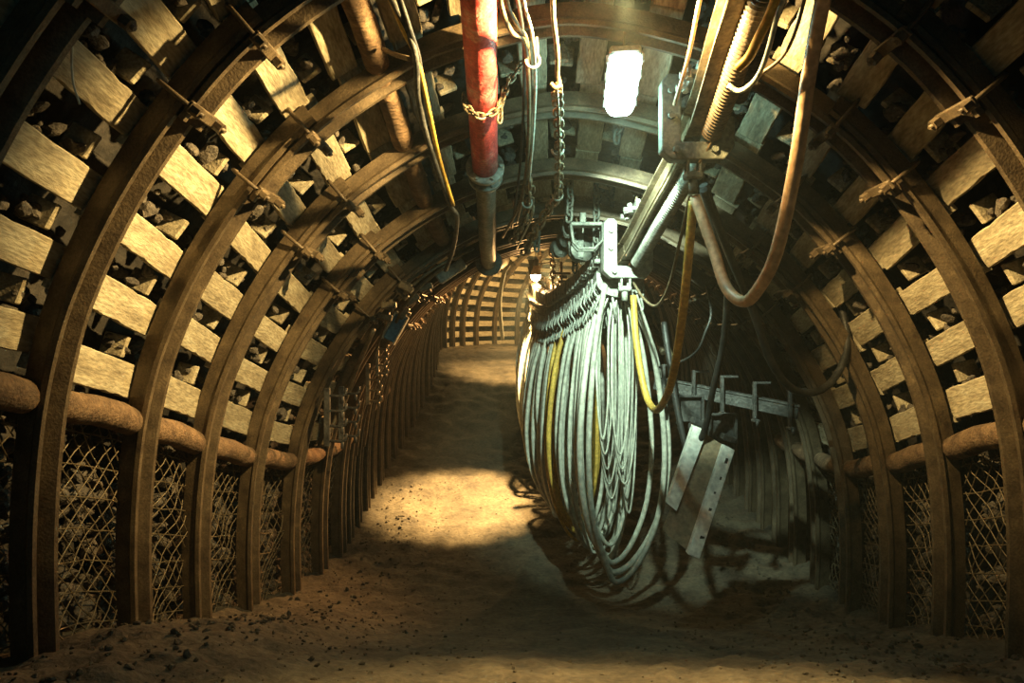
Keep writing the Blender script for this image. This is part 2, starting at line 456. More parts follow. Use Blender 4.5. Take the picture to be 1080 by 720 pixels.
# ------------------------------------------------------------------ rubble behind the lagging (uncountable)
def ico():
    import bmesh
    bm = bmesh.new(); bmesh.ops.create_icosphere(bm, subdivisions=2, radius=1); bm.verts.ensure_lookup_table()
    v = [x.co.copy() for x in bm.verts]; f = [tuple(x.index for x in q.verts) for q in bm.faces]; bm.free(); return v, f
IV, IF = ico()
ROCKS = []
for k in range(9):
    vv = []
    rr = random.Random(k * 5 + 1)
    pl = [(Vector((rr.gauss(0, 1), rr.gauss(0, 1), rr.gauss(0, 1))).normalized(), rr.uniform(.5, .85)) for _ in range(7)]
    for v in IV:
        q = v * (1 + .25 * noise.noise(v * 1.5 + Vector((k * 7, 0, 0))))
        for (n, d) in pl:
            t = q.dot(n)
            if t > d: q = q - n * (t - d)
        vv.append(q)
    ROCKS.append(vv)
def add_rock(mb, p, size, rr=random):
    e = Matrix.Rotation(rr.uniform(0, 6.28), 3, Vector((rr.gauss(0, 1), rr.gauss(0, 1), rr.gauss(0, 1) + .01)).normalized())
    sx, sy, sz = size * rr.uniform(.7, 1.3), size * rr.uniform(.6, 1.1), size * rr.uniform(.5, .9)
    src = random.choice(ROCKS)
    mb.add([e @ Vector((v.x * sx, v.y * sy, v.z * sz)) + p for v in src], IF)
rub = MB(); rl = MB()
ULOG = u_of_h(1.2)
for i in range(0, NR - 1):
    near = i < 9
    span = ARS[i + 1] - ARS[i]
    for k in range(-1, NU):
        if not near and random.random() < .6: continue
        u = (u_list[k] if k >= 0 else u_list[0] - PITCH) + PITCH / 2
        for _ in range(12 if near else 3):
            f = random.random()
            # stones lie on the upper edge of the lower board
            side = -1 if u < PL / 2 else 1
            du = -side * 0 + random.uniform(-.075, .02) * (1 if side < 0 else -1)
            p, W, A, T = wpt(ARS[i] + span * (.08 + .84 * f), u + du, .20 + random.uniform(0, .12))
            add_rock(rub, p, random.uniform(.022, .058))
    if i < 12:
        for side in (0, 1):
            if side == 1 and i > 7: continue
            for _ in range(int(span * 300 if side == 0 else span * 160)):
                u = random.uniform(.0, ULOG); u = u if side == 0 else PL - u
                p, W, A, T = wpt(ARS[i] + span * random.random(), u, .27 + random.uniform(-.03, .08))
                add_rock(rl, p, random.uniform(.03, .075))
tag(rub.build('loose_rock_fill', M['rock']), 'loose broken stones packed in the gaps behind the lagging boards', 'rubble', kind='stuff')
tag(rl.build('rubble_fill', M['rock']), 'broken rock held behind the wire mesh along both side walls', 'rubble', kind='stuff')
gr = MB()
for _ in range(2600):
    y_ = random.uniform(2.4, 9.5) if random.random() < .75 else random.uniform(2.4, 5); s_ = s_of_y(y_)
    lat = random.choice((-1, 1)) * (random.betavariate(3, 1.4) * 2.3) if random.random() < .8 else random.uniform(-2, 2)
    c, Lx, T = frame(s_); p = c + Lx * lat
    sz = random.choice((.005, .006, .008, .010, .013, .018)) * (1.4 if abs(lat) > 1.7 else .8)
    add_rock(gr, Vector((p.x, p.y, floor_z(s_, lat) + sz * .25)), sz)
tag(gr.build('floor_gravel', M['dirt']), 'small stones and grit scattered over the dirt floor', 'gravel', kind='stuff')

# ------------------------------------------------------------------ round timber spacers between the arches
def log_obj(s0, s1, u, off, r, label, group):
    a, W, A, T = wpt(s0, u, off); b, _, _, _ = wpt(s1, u, off)
    D = (b - a); ln = D.length; D.normalize(); mid = (a + b) / 2
    mb = MB(); n = 14; pts = []; rs = []
    side = A * .008
    prev = [(-.5, .72), (-.49, .9), (-.47, 1.0), (-.25, 1.03), (0, .98), (.25, 1.0), (.47, .97), (.49, .88), (.5, .7)]
    for (t, q) in prev:
        pts.append(D * ln * t + Vector((0, 0, .01 * math.sin(t * 7 + s0)))); rs.append(r * q * (1 + .04 * math.sin(s0 * 9 + t * 5)))
    mb.tube(pts, rs, n); mb.v = [tuple(Vector(v) * (1) + W * .006 * noise.noise(Vector(v) * 14)) for v in mb.v]
    o = mb.build('round_timber_spacer', M['log']); o.location = mid
    tag(o, label, 'log', group); return o
for i in range(1, 14):
    d = .02
    log_obj(ARS[i] + .07, ARS[i + 1] - .055, ULOG, .092, .076, 'round log wedged low on the left wall %s' % bay_name(i), 'waist-high logs along the left wall')
    if i < 9: log_obj(ARS[i] + .07, ARS[i + 1] - .055, PL - ULOG, .09, .075, 'round log wedged low on the right wall %s' % bay_name(i), 'waist-high logs along the right wall')
UL2 = u_of_h(3.09)
for i in range(1, 8):
    log_obj(ARS[i] + .03, ARS[i + 1] - .03, UL2, .075, .068, 'round log wedged under the left of the roof %s' % bay_name(i), 'logs near the crown')

# ------------------------------------------------------------------ chain link mesh panels
def mesh_panel(i, side):
    s0, s1 = ARS[i] + .04, ARS[i + 1] - .04; u0, u1 = .02, ULOG - .03; mb = MB(); cell = .085
    W_ = s1 - s0; H_ = u1 - u0; seed = i * 3 + side
    def P(a, b):
        u = u0 + b if side == 0 else PL - (u0 + b)
        off = .14 + .07 * noise.noise(Vector((a * 3, b * 3, seed))) + .02 * math.sin(PI * a / W_)
        return wpt(s0 + a, u, off)[0]
    for dr in (-1, 1):
        c = -H_ * 1.0 - W_
        while c < W_ + H_ * 1.0:
            pts = []
            b = 0.0
            while b <= H_ + 1e-6:
                a = c + dr * b * .8 + .03 * noise.noise(Vector((b * 7, c * 9, seed)))
                if 0 <= a <= W_: pts.append(P(a, b) + Vector((0, 0, 0)))
                elif pts: break
                b += .05
            if len(pts) > 1: mb.tube(pts, .0042, 4, cap=False)
            c += cell
    for b in np.arange(.02, H_, .16):
        mb.tube([P(W_ * q / 8, min(H_, b + .012 * noise.noise(Vector((q * .7, b * 9, seed))))) for q in range(9)], .0045, 4, cap=False)
    o = mb.build('wire_mesh_panel', M['wire'])
    tag(o, 'rusty wire mesh panel low on the %s wall %s' % ('left' if side == 0 else 'right', bay_name(i)), 'mesh panel', 'wire mesh panels along the %s wall' % ('left' if side == 0 else 'right'))
for i in range(1, 9): mesh_panel(i, 0)
for i in range(2, 7): mesh_panel(i, 1)

# ------------------------------------------------------------------ things made of rope, chain and pipe
def cable(name, pts, r, m, label, cat='cable', n=8, group=None, sub=8, ribbed=False):
    P = crom(pts, sub)
    if ribbed:
        Q = []; rs = []; L = 0
        for a, b in zip(P[:-1], P[1:]):
            seg = (b - a).length; k = max(1, int(seg / .0065))
            for j in range(k):
                Q.append(a.lerp(b, j / k)); rs.append(r * (1.0 if (len(rs) // 2) % 2 else .74))
        P, r = Q, rs
    o0 = P[0].copy(); mb = MB(); mb.tube([p - o0 for p in P], r, n)
    o = mb.build(name, m); o.location = o0; tag(o, label, cat, group); return o
def chain(pts, link, r, label, m='chain', group=None):
    P = crom(pts, 10); L = [0]
    for a, b in zip(P[:-1], P[1:]): L.append(L[-1] + (b - a).length)
    def ev(t):
        j = max(1, min(len(P) - 1, int(np.searchsorted(L, t)))); q = (t - L[j - 1]) / (L[j] - L[j - 1] + 1e-9); return P[j - 1].lerp(P[j], q)
    t = 0; k = 0; mb = MB(); o0 = P[0]
    while t < L[-1] - link * .3:
        a = ev(t); b = ev(min(L[-1], t + link)); X = (b - a).normalized(); Z = X.orthogonal().normalized()
        base = Vector((0, 0, 1)); Z = (base - X * base.dot(X)); Z = Z.normalized() if Z.length > .2 else X.orthogonal().normalized()
        Y = Z.cross(X)
        if k % 2: Y, Z = Z, -Y
        Rm = Matrix((X, Y, Z)).transposed()
        mb.torus((a + b) / 2 - o0, link * .33, r, Rm, n=12, k=6, stretch=link * .24)
        t += link * .80; k += 1
    o = mb.build('chain', M[m]); o.location = o0; tag(o, label, 'chain', group); return o

# --- red pipe hung along the roof
def pipe_xyz(d):
    xs = [(0, -.12), (3.3, -.162), (4.75, -.185), (6.8, -.236), (8.5, -.15), (11, .0), (14, .2)]
    zs = [(0, 2.25), (2.3, 1.87), (3, 1.71), (3.7, 1.50), (4.4, 1.27), (5.14, 1.06), (5.92, .87), (6.8, .79), (7.4, .82), (9, 1.05), (14, 2.2)]
    ip = lambda T: np.interp(d, [a for a, b in T], [b for a, b in T])
    return Vector((ip(xs), d, ip(zs)))
pr = empty('roof_pipe', pipe_xyz(3.0), 'thick round pipe hung under the roof, red near part and bare grey beyond the flange', 'pipe')
def pp(d0, d1, n=14): return [pipe_xyz(d0 + (d1 - d0) * k / n) for k in range(n + 1)]
mb = MB(); mb.tube(pp(1.2, 4.68), .088, 20); world_child(mb, 'red_pipe_section', M['red'], pr)
mb = MB(); mb.tube(pp(4.8, 6.85), .074, 20); o = world_child(mb, 'grey_pipe_section', M['pipegrey'], pr)
mb = MB(); mb.tube(pp(6.9, 9.4), .074, 20); world_child(mb, 'grey_pipe_section', M['pipegrey'], pr)
def flange(d, R, th, name, m):
    c = pipe_xyz(d); T = (pipe_xyz(d + .05) - pipe_xyz(d - .05)).normalized()
    mb = MB(); mb.tube([c - T * th / 2, c - T * (th / 2 - .004), c + T * (th / 2 - .004), c + T * th / 2], [R - .005, R, R, R - .005], 26)
    f = world_child(mb, name, M[m], pr); f.location = (0, 0, 0)
    bo = MB(); up = Vector((0, 0, 1)); A = T.cross(up).normalized(); B = A.cross(T)
    for k in range(6):
        a = k * PI / 3; q = c + (A * math.cos(a) + B * math.sin(a)) * (R - .022)
        bo.tube([q - T * (th / 2 + .016), q + T * (th / 2 + .016)], .012, 6, smooth=False)
    l = Vector(pr.location); bo.v = [tuple(Vector(v) - l) for v in bo.v]; build_each(bo, 'bolt', M[m], f)
flange(4.68, .132, .035, 'flange', 'pale'); flange(4.80, .12, .035, 'flange', 'pipegrey'); flange(6.88, .135, .05, 'flange', 'pipegrey')
# chain slung round the red pipe
c = pipe_xyz(3.98)
loop = [c + Vector((-.108, -.04, .02)), c + Vector((-.08, -.075, -.078)), c + Vector((.0, -.05, -.115)), c + Vector((.095, -.03, -.06)), c + Vector((.125, 0, .03)), c + Vector((.15, .0, .10)), c + Vector((.20, .02, .17)), c + Vector((.23, .05, .24))]
chain(loop, .052, .0075, 'rusty chain slung round the red roof pipe and up to the roof')
chain([c + Vector((.10, -.02, -.02)), c + Vector((.105, -.02, -.09)), c + Vector((.10, -.02, -.13))], .05, .0075, 'short loose chain end dangling beside the red roof pipe')

# --- the visible strip lamp
LA, LB = Vector((.572, 3.52, 1.52)), Vector((.655, 4.16, 1.40))
LA = at(660, 56, 3.55); LB = at(653, 112, 4.15)
X = (LB - LA).normalized(); Yv = Vector((1, 0, 0)); Yv = (Yv - X * X.x).normalized(); Zv = X.cross(Yv) * -1
if Zv.z < 0: Zv = -Zv
lam = empty('strip_lamp', (LA + LB) / 2, 'lit oblong roof lamp with glowing clear cover beside the overhead rail', 'lamp')
def capsule(l, w, h, k=6):
    mb = MB(); vs = []; out = []; rc = w * .36
    for (cx_, cy_, a0) in ((l / 2 - rc, w / 2 - rc, 0), (-l / 2 + rc, w / 2 - rc, PI / 2), (-l / 2 + rc, -w / 2 + rc, PI), (l / 2 - rc, -w / 2 + rc, 1.5 * PI)):
        for q in range(7): a = a0 + PI / 2 * q / 6; out.append((cx_, cy_, rc * math.cos(a), rc * math.sin(a)))
    n = len(out)
    for j in range(k + 1):
        a = PI / 2 * j / k; sh = rc * .8 * (1 - math.cos(a))
        for (cx_, cy_, dx, dy) in out:
            q = 1 - sh / rc; vs.append(Vector((cx_ + dx * q, cy_ + dy * q, -math.sin(a) * h)))
    fs = [(j * n + i, j * n + (i + 1) % n, (j + 1) * n + (i + 1) % n, (j + 1) * n + i) for j in range(k) for i in range(n)]
    fs.append(tuple(k * n + i for i in range(n))); fs.append(tuple(range(n - 1, -1, -1)))
    mb.add(vs, fs, True); return mb
RL = Matrix((X, Yv, Zv)).transposed()
if RL.determinant() < 0: RL = Matrix((X, -Yv, Zv)).transposed()
LL = (LB - LA).length
cv = tr(capsule(LL, .18, .085), RL); co = cv.build('cover', M['lampglass'], lam)
hs = MB(); hs.box((0, 0, .03), (LL * .98, .165, .05), None, .012); tr(hs, RL); hs.build('housing', M['grey'], lam)
cl = MB()
for t in (-.42, -.12, .2, .42):
    for sg in (-1, 1): cl.box((t * LL, sg * .092, -.004), (.03, .018, .04), None, .004)
cl.box((LL / 2 + .02, 0, -.02), (.04, .03, .03), None, .005); tr(cl, RL); build_each(cl, 'clip', M['grey'], lam)
hk = MB()
for t in (-.35, .35):
    hk.tube([RL @ Vector((t * LL, 0, .05)), RL @ Vector((t * LL, 0, .12)), RL @ Vector((t * LL, 0, .05)) + Vector((0, 0, .24))], .006, 6)
build_each(hk, 'hanging_hook', M['chain'], lam)

# --- rail
RK = [(.95, 1.2, 2.0), (.95, 2.0, 1.80), (.97, 3.0, 1.50), (1.03, 3.9, 1.235), (.985, 4.8, .98), (.925, 5.6, .735), (.80, 6.3, .56), (.64, 7.0, .44), (.52, 7.8, .42), (.43, 9.0, .60), (.37, 10.5, .92), (.34, 13, 1.5)]
RP = crom(RK, 12); RSL = [0]
for a, b in zip(RP[:-1], RP[1:]): RSL.append(RSL[-1] + (b - a).length)
def rail(t):
    j = max(1, min(len(RP) - 1, int(np.searchsorted(RSL, t)))); q = (t - RSL[j - 1]) / (RSL[j] - RSL[j - 1] + 1e-9)
    p = RP[j - 1].lerp(RP[j], q); T = (RP[min(j + 1, len(RP) - 1)] - RP[max(j - 2, 0)]).normalized()
    Rr = T.cross(Vector((0, 0, 1))).normalized(); U = Rr.cross(T); return p, T, Rr, U
def rail_y(y_):
    for j in range(1, len(RP)):
        if RP[j].y >= y_: return RSL[j - 1] + (RSL[j] - RSL[j - 1]) * (y_ - RP[j - 1].y) / (RP[j].y - RP[j - 1].y)
ISEC = [(-.045, -.08), (.045, -.08), (.045, -.066), (.008, -.058), (.008, .058), (.045, .066), (.045, .08), (-.045, .08), (-.045, .066), (-.008, .058), (-.008, -.058), (-.045, -.066)]
rl_ = empty('monorail_beam', RP[0], 'long steel monorail beam hung under the roof right of the lamp, curving away', 'rail')
rl_.location = RP[0]
def rail_piece(y0, y1):
    t0, t1 = rail_y(y0), rail_y(y1); n = max(4, int((t1 - t0) / .12)); fr = []
    for k in range(n + 1):
        p, T, Rr, U = rail(t0 + (t1 - t0) * k / n); fr.append((p, Rr, U))
    mb = MB(); mb.extrude(ISEC, fr); world_child(mb, 'beam_section', M['rail'], rl_)
for a, b in ((1.25, 3.88), (3.9, 5.58), (5.6, 7.4), (7.42, 9.2), (9.22, 12.9)): rail_piece(a, b)
# rail joints with chains to the roof
for idx, yy in enumerate((2.32, 3.68, 5.18, 6.7, 8.2, 9.8)):
    t = rail_y(yy); p, T, Rr, U = rail(t)
    jb = empty('rail_joint', p + U * .13, 'bolted clamp joining the monorail to its %s hanging chain' % ORD[idx], 'clamp', 'rail clamps')
    Rm = Matrix((Rr, T, U)).transposed()
    mb = MB(); mb.box((0, 0, 0), (.13, .15, .03), Rm, .006); mb.box(Rm @ Vector((0, 0, .05)), (.035, .11, .08), Rm, .006); mb.build('clamp_plate', M['pale'], jb)
    mb = MB()
    for sx in (-1, 1):
        for sy in (-1, 1):
            q = Rm @ Vector((sx * .07, sy * .055, 0)); mb.tube([q - U * .035, q + U * .04], .02, 6, smooth=False)
            mb.tube([q + Rr * sx * .0 - U * .01, q + Rr * sx * .05 - U * .01], .02, 6, smooth=False)
    build_each(mb, 'bolt', M['pale'], jb)
    top, W, A, _ = wpt(s_of_y(min(12, yy + .12)), PL / 2 + .62, .02)
    st = p + U * .23
    lean = Vector((st.x - .02, st.y + .1, max(st.z + .12, top.z)))
    chain([st, (st + lean) / 2 + Vector((.015, 0, 0)), lean], .085, .0105, 'hanging chain holding the monorail, %s from the camera' % ORD[idx], group='monorail chains')

# --- ribbed hose strapped under the rail
hp = []
for yy in np.linspace(1.4, 3.84, 9):
    p, T, Rr, U = rail(rail_y(yy)); hp.append(p + Rr * .085 - U * .095)
cable('ribbed_hose', hp, .06, M['hose'], 'thick ribbed hose strapped along the right of the monorail, near end', 'hose', n=14, ribbed=True, sub=4)
hp = []
for yy in np.linspace(3.94, 5.5, 8):
    p, T, Rr, U = rail(rail_y(yy)); hp.append(p + Rr * .062 - U * .135)
cable('ribbed_hose', hp, .056, M['pale'], 'ribbed hose coloured pale as lit, under the monorail between the two claw hangers', 'hose', n=14, ribbed=True, sub=4)  # same hose carried on; the pale material puts lamplight into its colour
hp = []
for yy in np.linspace(1.4, 3.7, 9):
    p, T, Rr, U = rail(rail_y(yy)); hp.append(p + Rr * .20 + U * .03)
cable('ribbed_hose', hp, .05, M['darksteel'], 'thinner dark ribbed hose above right of the monorail, near end only', 'hose', n=12, ribbed=True, sub=4)
hp = []
for yy in np.linspace(1.4, 3.75, 7):
    p, T, Rr, U = rail(rail_y(yy)); hp.append(p - Rr * (.13 + .01 * math.sin(yy * 5)) + U * .03)
cable('cable', hp, .011, M['orange'], 'thin tan cable running along the left edge of the monorail')
hp = []
for k, yy in enumerate(np.linspace(3.98, 5.45, 8)):
    p, T, Rr, U = rail(rail_y(yy)); hp.append(p - Rr * .03 - U * .10)
cable('conduit', hp, .013, M['chain'], 'bright thin conduit along the underside of the monorail between the two hangers', 'pipe')

# --- claw shaped hangers
def claw(y_, label, m='grey'):
    p, T, Rr, U = rail(rail_y(y_)); Rr = Vector((Rr.x, Rr.y, 0)).normalized(); Tn = Vector((0, 0, 1)).cross(Rr); up = Vector((0, 0, 1))
    root = empty('rail_hanger', p, label, 'hanger', 'claw hangers on the monorail')
    out = [(-.16, .19), (-.13, .225), (-.085, .225), (-.065, .2), (-.065, -.10), (.075, -.10), (.10, -.07), (.10, -.03), (.165, .02), (.19, .02), (.19, -.12), (.14, -.185), (-.11, -.185), (-.16, -.14)]
    out = out[::-1]
    mb = MB(); mb.extrude(out, [(-Tn * .05, Rr, up), (Tn * .05, Rr, up)]); 
    o = mb.build('claw_plate', M[m], root); bv = o.modifiers.new('b', 'BEVEL'); bv.width = .008; bv.segments = 2; bv.limit_method = 'ANGLE'
    mb = MB()
    for (a, b) in ((-.115, .14), (-.115, .02), (-.09, -.14), (.09, -.14)):
        q = Rr * a + up * b; mb.tube([q - Tn * .075, q + Tn * .07], .017, 6, smooth=False)
    build_each(mb, 'bolt', M[m], root)
    mb = MB()
    for sx in (-.03, .03): mb.torus(Rr * sx + up * -.215, .03, .009, Matrix((Vector((0, 0, 1)), Rr, Tn)).transposed(), n=12, stretch=.015)
    mb.box(up * -.255, (.09, .07, .035), None, .008); mb.tube([up * -.26, up * -.34], .022, 10)
    mb.build('shackle', M[m], root); root.scale = (1.18, 1.0, 1.18)
    return root
claw(3.88, 'grey claw-shaped rail hanger nearest the camera, beside the lamp', 'gear')  # darker steel than its twin, shade put into the hanger's colour
claw(5.60, 'pale claw-shaped rail hanger at the front of the packed cable loops', 'pale')

# --- saddles packed along the rail
SB = Matrix.Identity(3)
sad = empty('cable_saddle', (0, 0, 0), 'pale steel cable saddle, foremost of the row packed under the monorail', 'saddle', 'cable saddles packed under the monorail')
out = []
for k in range(13):
    a = PI + PI * k / 12; out.append((math.cos(a) * .165, -.16 + math.sin(a) * .10))
out += [(.165, -.10), (.13, -.10), (.13, .10), (.085, .135), (.068, .135), (.068, -.10), (-.068, -.10), (-.068, .135), (-.085, .135), (-.13, .10), (-.13, -.10), (-.165, -.10)]
mb = MB(); mb.extrude(out, [(Vector((0, -.021, 0)), Vector((1, 0, 0)), Vector((0, 0, 1))), (Vector((0, .021, 0)), Vector((1, 0, 0)), Vector((0, 0, 1)))]); mb.build('side_frame', M['pale'], sad)
mb = MB()
for sx in (-1, 1): mb.tube([Vector((sx * .125, 0, .07)), Vector((sx * .062, 0, .07))], .03, 12); mb.tube([Vector((sx * .175, 0, -.02)), Vector((sx * .125, 0, -.02))], .018, 8)
build_each(mb, 'roller', M['pale'], sad)
mb = MB(); pts = [Vector((.16, 0, -.15)), Vector((.175, .01, -.22)), Vector((.15, -.01, -.27)), Vector((.165, .0, -.33)), Vector((.14, .0, -.37))]
mb.tube(crom(pts, 4), .008, 6); pts = [Vector((-v.x, v.y, v.z)) for v in pts]; mb.tube(crom(pts, 4), .008, 6); mb.tube([Vector((-.05, 0, -.25)), Vector((-.03, 0, -.40))], .009, 6)
build_each(mb, 'tie_strap', M['pale'], sad)
NS = 50; tS0, tS1 = rail_y(5.74), rail_y(9.6)
SPOT = []
for k in range(NS):
    t = tS0 + (tS1 - tS0) * k / (NS - 1); p, T, Rr, U = rail(t)
    h = Vector((T.x, T.y, 0)).normalized(); r3 = h.cross(Vector((0, 0, 1)))
    m4 = Matrix((r3, h, Vector((0, 0, 1)))).transposed().to_4x4(); m4.translation = p + Vector((random.uniform(-.006, .006), 0, random.uniform(-.006, .006)))
    SPOT.append((p, h, r3))
    if k == 0: sad.matrix_world = m4 @ Matrix.Diagonal((1.25, 1.25, 1.25, 1))
    else: dup_tree(sad, m4 @ Matrix.Diagonal((1.25, 1.25, 1.25, 1)), 'pale steel cable saddle, %s from the front of the packed row under the monorail' % ORD[k])
# --- festoon: one hanging loop per saddle gap
for k in range(NS):
    p, h, r3 = SPOT[k]; f = k / (NS - 1)
    fr = random.Random(k * 13 + 5)
    fz = np.interp(p.y, [q[1] for q in KN[:16]], [q[2] for q in KN[:16]])
    bot = fz + fr.choice((.28, .34, .42, .5, .62, .9)) if k > 2 else fz + (.20, .28, .36)[k]
    if k > 2 and fr.random() < .45: bot = fz + .35
    top = p.z - .2; Ln = top - bot
    wl = fr.uniform(.16, .36) if k > 2 else (.27, .33, .3)[k]; wr = fr.uniform(.16, .36) if k > 2 else (.40, .46, .34)[k]
    cxs = fr.uniform(-.06, .06) if k > 2 else -.02 ; dr = fr.uniform(-.03, .03)
    xs = [(-.12, 0.0), (-.155, .06), (-(wl * .62 + .06), .25), (-(wl), .55), (-(wl * .86), .78), (-(wl * .42), .94), (cxs, 1.0), (wr * .42, .94), (wr * .86, .78), (wr, .55), (wr * .62 + .06, .25), (.155, .06), (.12, 0)]
    P = [p + r3 * x + Vector((0, 0, top - p.z - q * Ln)) + h * (dr * (q) + (.035 * (i / 12 - .5))) for i, (x, q) in enumerate(xs)]
    r = fr.choice((.016, .019, .022, .024, .026)) if k > 2 else (.024, .027, .022)[k]
    m = M['cable'] if not (14 <= k <= 17) else M['yellow']  # yellow here paints the bulb's warm light onto four grey loops
    cable('cable_loop', P, r, m, '%s rubber cable loop, %s from the front of the hanging bundle' % ('yellow' if m is M['yellow'] else 'pale grey', ORD[k]), 'cable', group='cable loops hanging from the monorail', n=10, sub=6)
# thin inner cables of the foremost bundle
p, h, r3 = SPOT[1]
for k in range(12):
    fr = random.Random(k + 90); a = -.13 + .022 * k; w = .05 + .012 * (k % 5); bt = 1.5 + .13 * (k % 6)
    yo = -.05 + .02 * (k % 7)
    P = [p + r3 * (a * .4) + Vector((0, yo, -.22)), p + r3 * (a - w) + Vector((0, yo, -.6)), p + r3 * (a - w * .9) + Vector((0, yo, -bt * .8)), p + r3 * a + Vector((0, yo, -bt)), p + r3 * (a + w * .9) + Vector((0, yo, -bt * .78)), p + r3 * (a + w) + Vector((0, yo, -.6)), p + r3 * (a * .4 + .03) + Vector((0, yo, -.22))]
    cable('control_cable', P, .0085, M['cable'], 'thin pale control cable hanging inside the foremost loops, %s from the left' % ('first' if k == 0 else ORD[k]), group='thin cables inside the bundle')

# --- the big loops on the right
A1 = at(733, 208, 3.9)
cable('rubber_hose', [at(885, -60, 2.5), at(868, 0, 2.7), at(853, 80, 2.9), at(838, 180, 3.05), at(820, 262, 3.2), at(803, 300, 3.35), at(785, 318, 3.5), at(766, 303, 3.65), at(752, 262, 3.78), A1], .031, M['orange'], 'thick tan rubber hose looping down from the roof to the near rail hanger', 'hose', n=14)
B1 = at(668, 312, 5.6)
cable('rubber_hose', [at(731, 212, 3.92), at(727, 260, 4.0), at(720, 330, 4.2), at(711, 390, 4.5), at(702, 420, 4.8), at(691, 432, 5.1), at(680, 412, 5.35), at(671, 360, 5.5), B1], .027, M['yellow'], 'yellow rubber hose looping between the two rail hangers', 'hose', n=14)
cable('cable', [at(728, 205, 3.9), at(718, 250, 4.2), at(706, 300, 4.6), at(693, 322, 5.0), at(680, 316, 5.3), at(668, 298, 5.6)], .011, M['brown'], 'thin brown cable looping between the two rail hangers')
cable('cable', [at(742, 200, 3.95), at(758, 250, 4.3), at(767, 300, 4.6), at(763, 360, 4.9), at(752, 410, 5.1), at(744, 450, 5.2), at(728, 480, 5.3), at(716, 440, 5.4), at(706, 380, 5.5), at(700, 340, 5.6)], .024, M['black'], 'black cable hanging behind the tan hose down to the white edged board', n=10)
cable('cable', [at(742, 195, 4.0), at(770, 270, 4.3), at(793, 325, 4.5), at(815, 385, 4.6), at(840, 412, 4.7), at(868, 410, 4.8), at(888, 385, 4.9), at(893, 350, 5.0), at(880, 300, 5.05)], .026, M['black'], 'thick black cable sagging in a loop against the right wall', n=10)
cable('cable', [at(812, -20, 2.9), at(790, 60, 3.3), at(772, 105, 3.5), at(750, 150, 3.8), at(737, 172, 3.85)], .009, M['brown'], 'thin brown cable running down to the near rail hanger')
cable('cable', [at(840, -30, 2.6), at(822, 10, 2.8), at(808, 60, 2.9), at(796, 85, 3.0), at(780, 96, 3.1), at(768, 90, 3.12)], .012, M['pale'], 'pale cable end curling under the ribbed hose')
cable('cable', [at(828, -30, 2.7), at(812, 15, 2.8), at(800, 40, 2.85), at(790, 60, 2.9), at(778, 72, 2.95)], .021, M['yellow'], 'short yellow hose end beside the ribbed hose', 'hose')
cable('cable', [at(856, -30, 2.6), at(840, 30, 2.8), at(825, 60, 2.9), at(800, 80, 3.0)], .008, M['brown'], 'thin brown cable just left of the tan hose')

# --- cables hanging in the roof
cable('cable', [at(400, -30, 2.9), at(425, 30, 3.1), at(440, 62, 3.3), at(452, 115, 3.6), at(464, 170, 4.0), at(478, 216, 4.4)], .014, M['yellow'], 'yellow cable hanging left of the red pipe')
cable('cable', [at(412, -30, 2.9), at(432, 30, 3.1), at(443, 70, 3.35), at(446, 130, 3.7), at(462, 178, 4.1), at(476, 216, 4.4)], .013, M['black'], 'black cable twisted beside the yellow cable left of the red pipe')
cable('cable', [at(404, -20, 2.9), at(436, 50, 3.2), at(441, 100, 3.5), at(452, 150, 3.8), at(474, 214, 4.4), at(482, 230, 4.6), at(478, 262, 5.2), at(470, 285, 5.6)], .016, M['darksteel'], 'dark cable running under the yellow cable and on into the tunnel')
cable('cable', [at(404, 52, 3.5), at(418, 58, 3.4), at(432, 62, 3.3)], .012, M['brown'], 'short cable stub sticking out left of the yellow cable')
for k, (pts, r, mm, lb) in enumerate([
    ([at(524, -30, 2.9), at(530, 10, 3.1), at(540, 34, 3.3), at(554, 48, 3.5), at(558, 110, 4.0), at(556, 170, 4.6), at(548, 215, 5.1), at(530, 250, 5.8)], .012, 'brown', 'brown cable right of the red pipe, leftmost of the roof run'),
    ([at(530, -30, 2.9), at(536, 6, 3.1), at(548, 30, 3.3), at(556, 45, 3.5), at(560, 100, 4.0), at(559, 165, 4.6), at(552, 205, 5.1), at(545, 235, 5.8)], .010, 'brown', 'brown cable pair mate in the roof run right of the red pipe'),
    ([at(548, -30, 2.9), at(554, 8, 3.1), at(562, 40, 3.4), at(565, 90, 3.9), at(562, 150, 4.4), at(558, 200, 4.9), at(562, 225, 5.3), at(545, 262, 6.2)], .008, 'cable', 'thin grey cable in the roof run, right of the brown pair'),
    ([at(540, -30, 3.1), at(552, 40, 3.5), at(552, 120, 4.2), at(548, 180, 4.8), at(540, 240, 5.8)], .009, 'black', 'thin black cable behind the brown pair in the roof run')]):
    cable('cable', pts, r, M[mm], lb)
hkc = cable('hook_rod', [at(582, -20, 3.0), at(584, 20, 3.15), at(588, 55, 3.3), at(588, 78, 3.4), at(590, 88, 3.42), at(586, 93, 3.42), at(581, 88, 3.42)], .012, M['brown'], 'bent steel hook rod hanging from the roof left of the lamp', 'hook')
chain([at(587, 92, 3.45), at(589, 120, 3.8), at(590, 160, 4.2), at(589, 205, 4.7)], .075, .009, 'long chain hanging straight below the bent hook rod')
cable('cable', [at(592, 90, 3.5), at(591, 130, 3.9), at(589, 155, 4.2)], .008, M['cable'], 'thin grey wire beside the straight chain')
chain([at(589, 205, 4.7), at(576, 225, 5.0), at(562, 248, 5.3), at(553, 268, 5.7)], .11, .011, 'chain sagging diagonally down left below the hook')
chain([at(560, 190, 4.8), at(556, 225, 5.2), at(540, 255, 5.6)], .09, .01, 'rusty chain beside the roof cables behind the grey pipe')
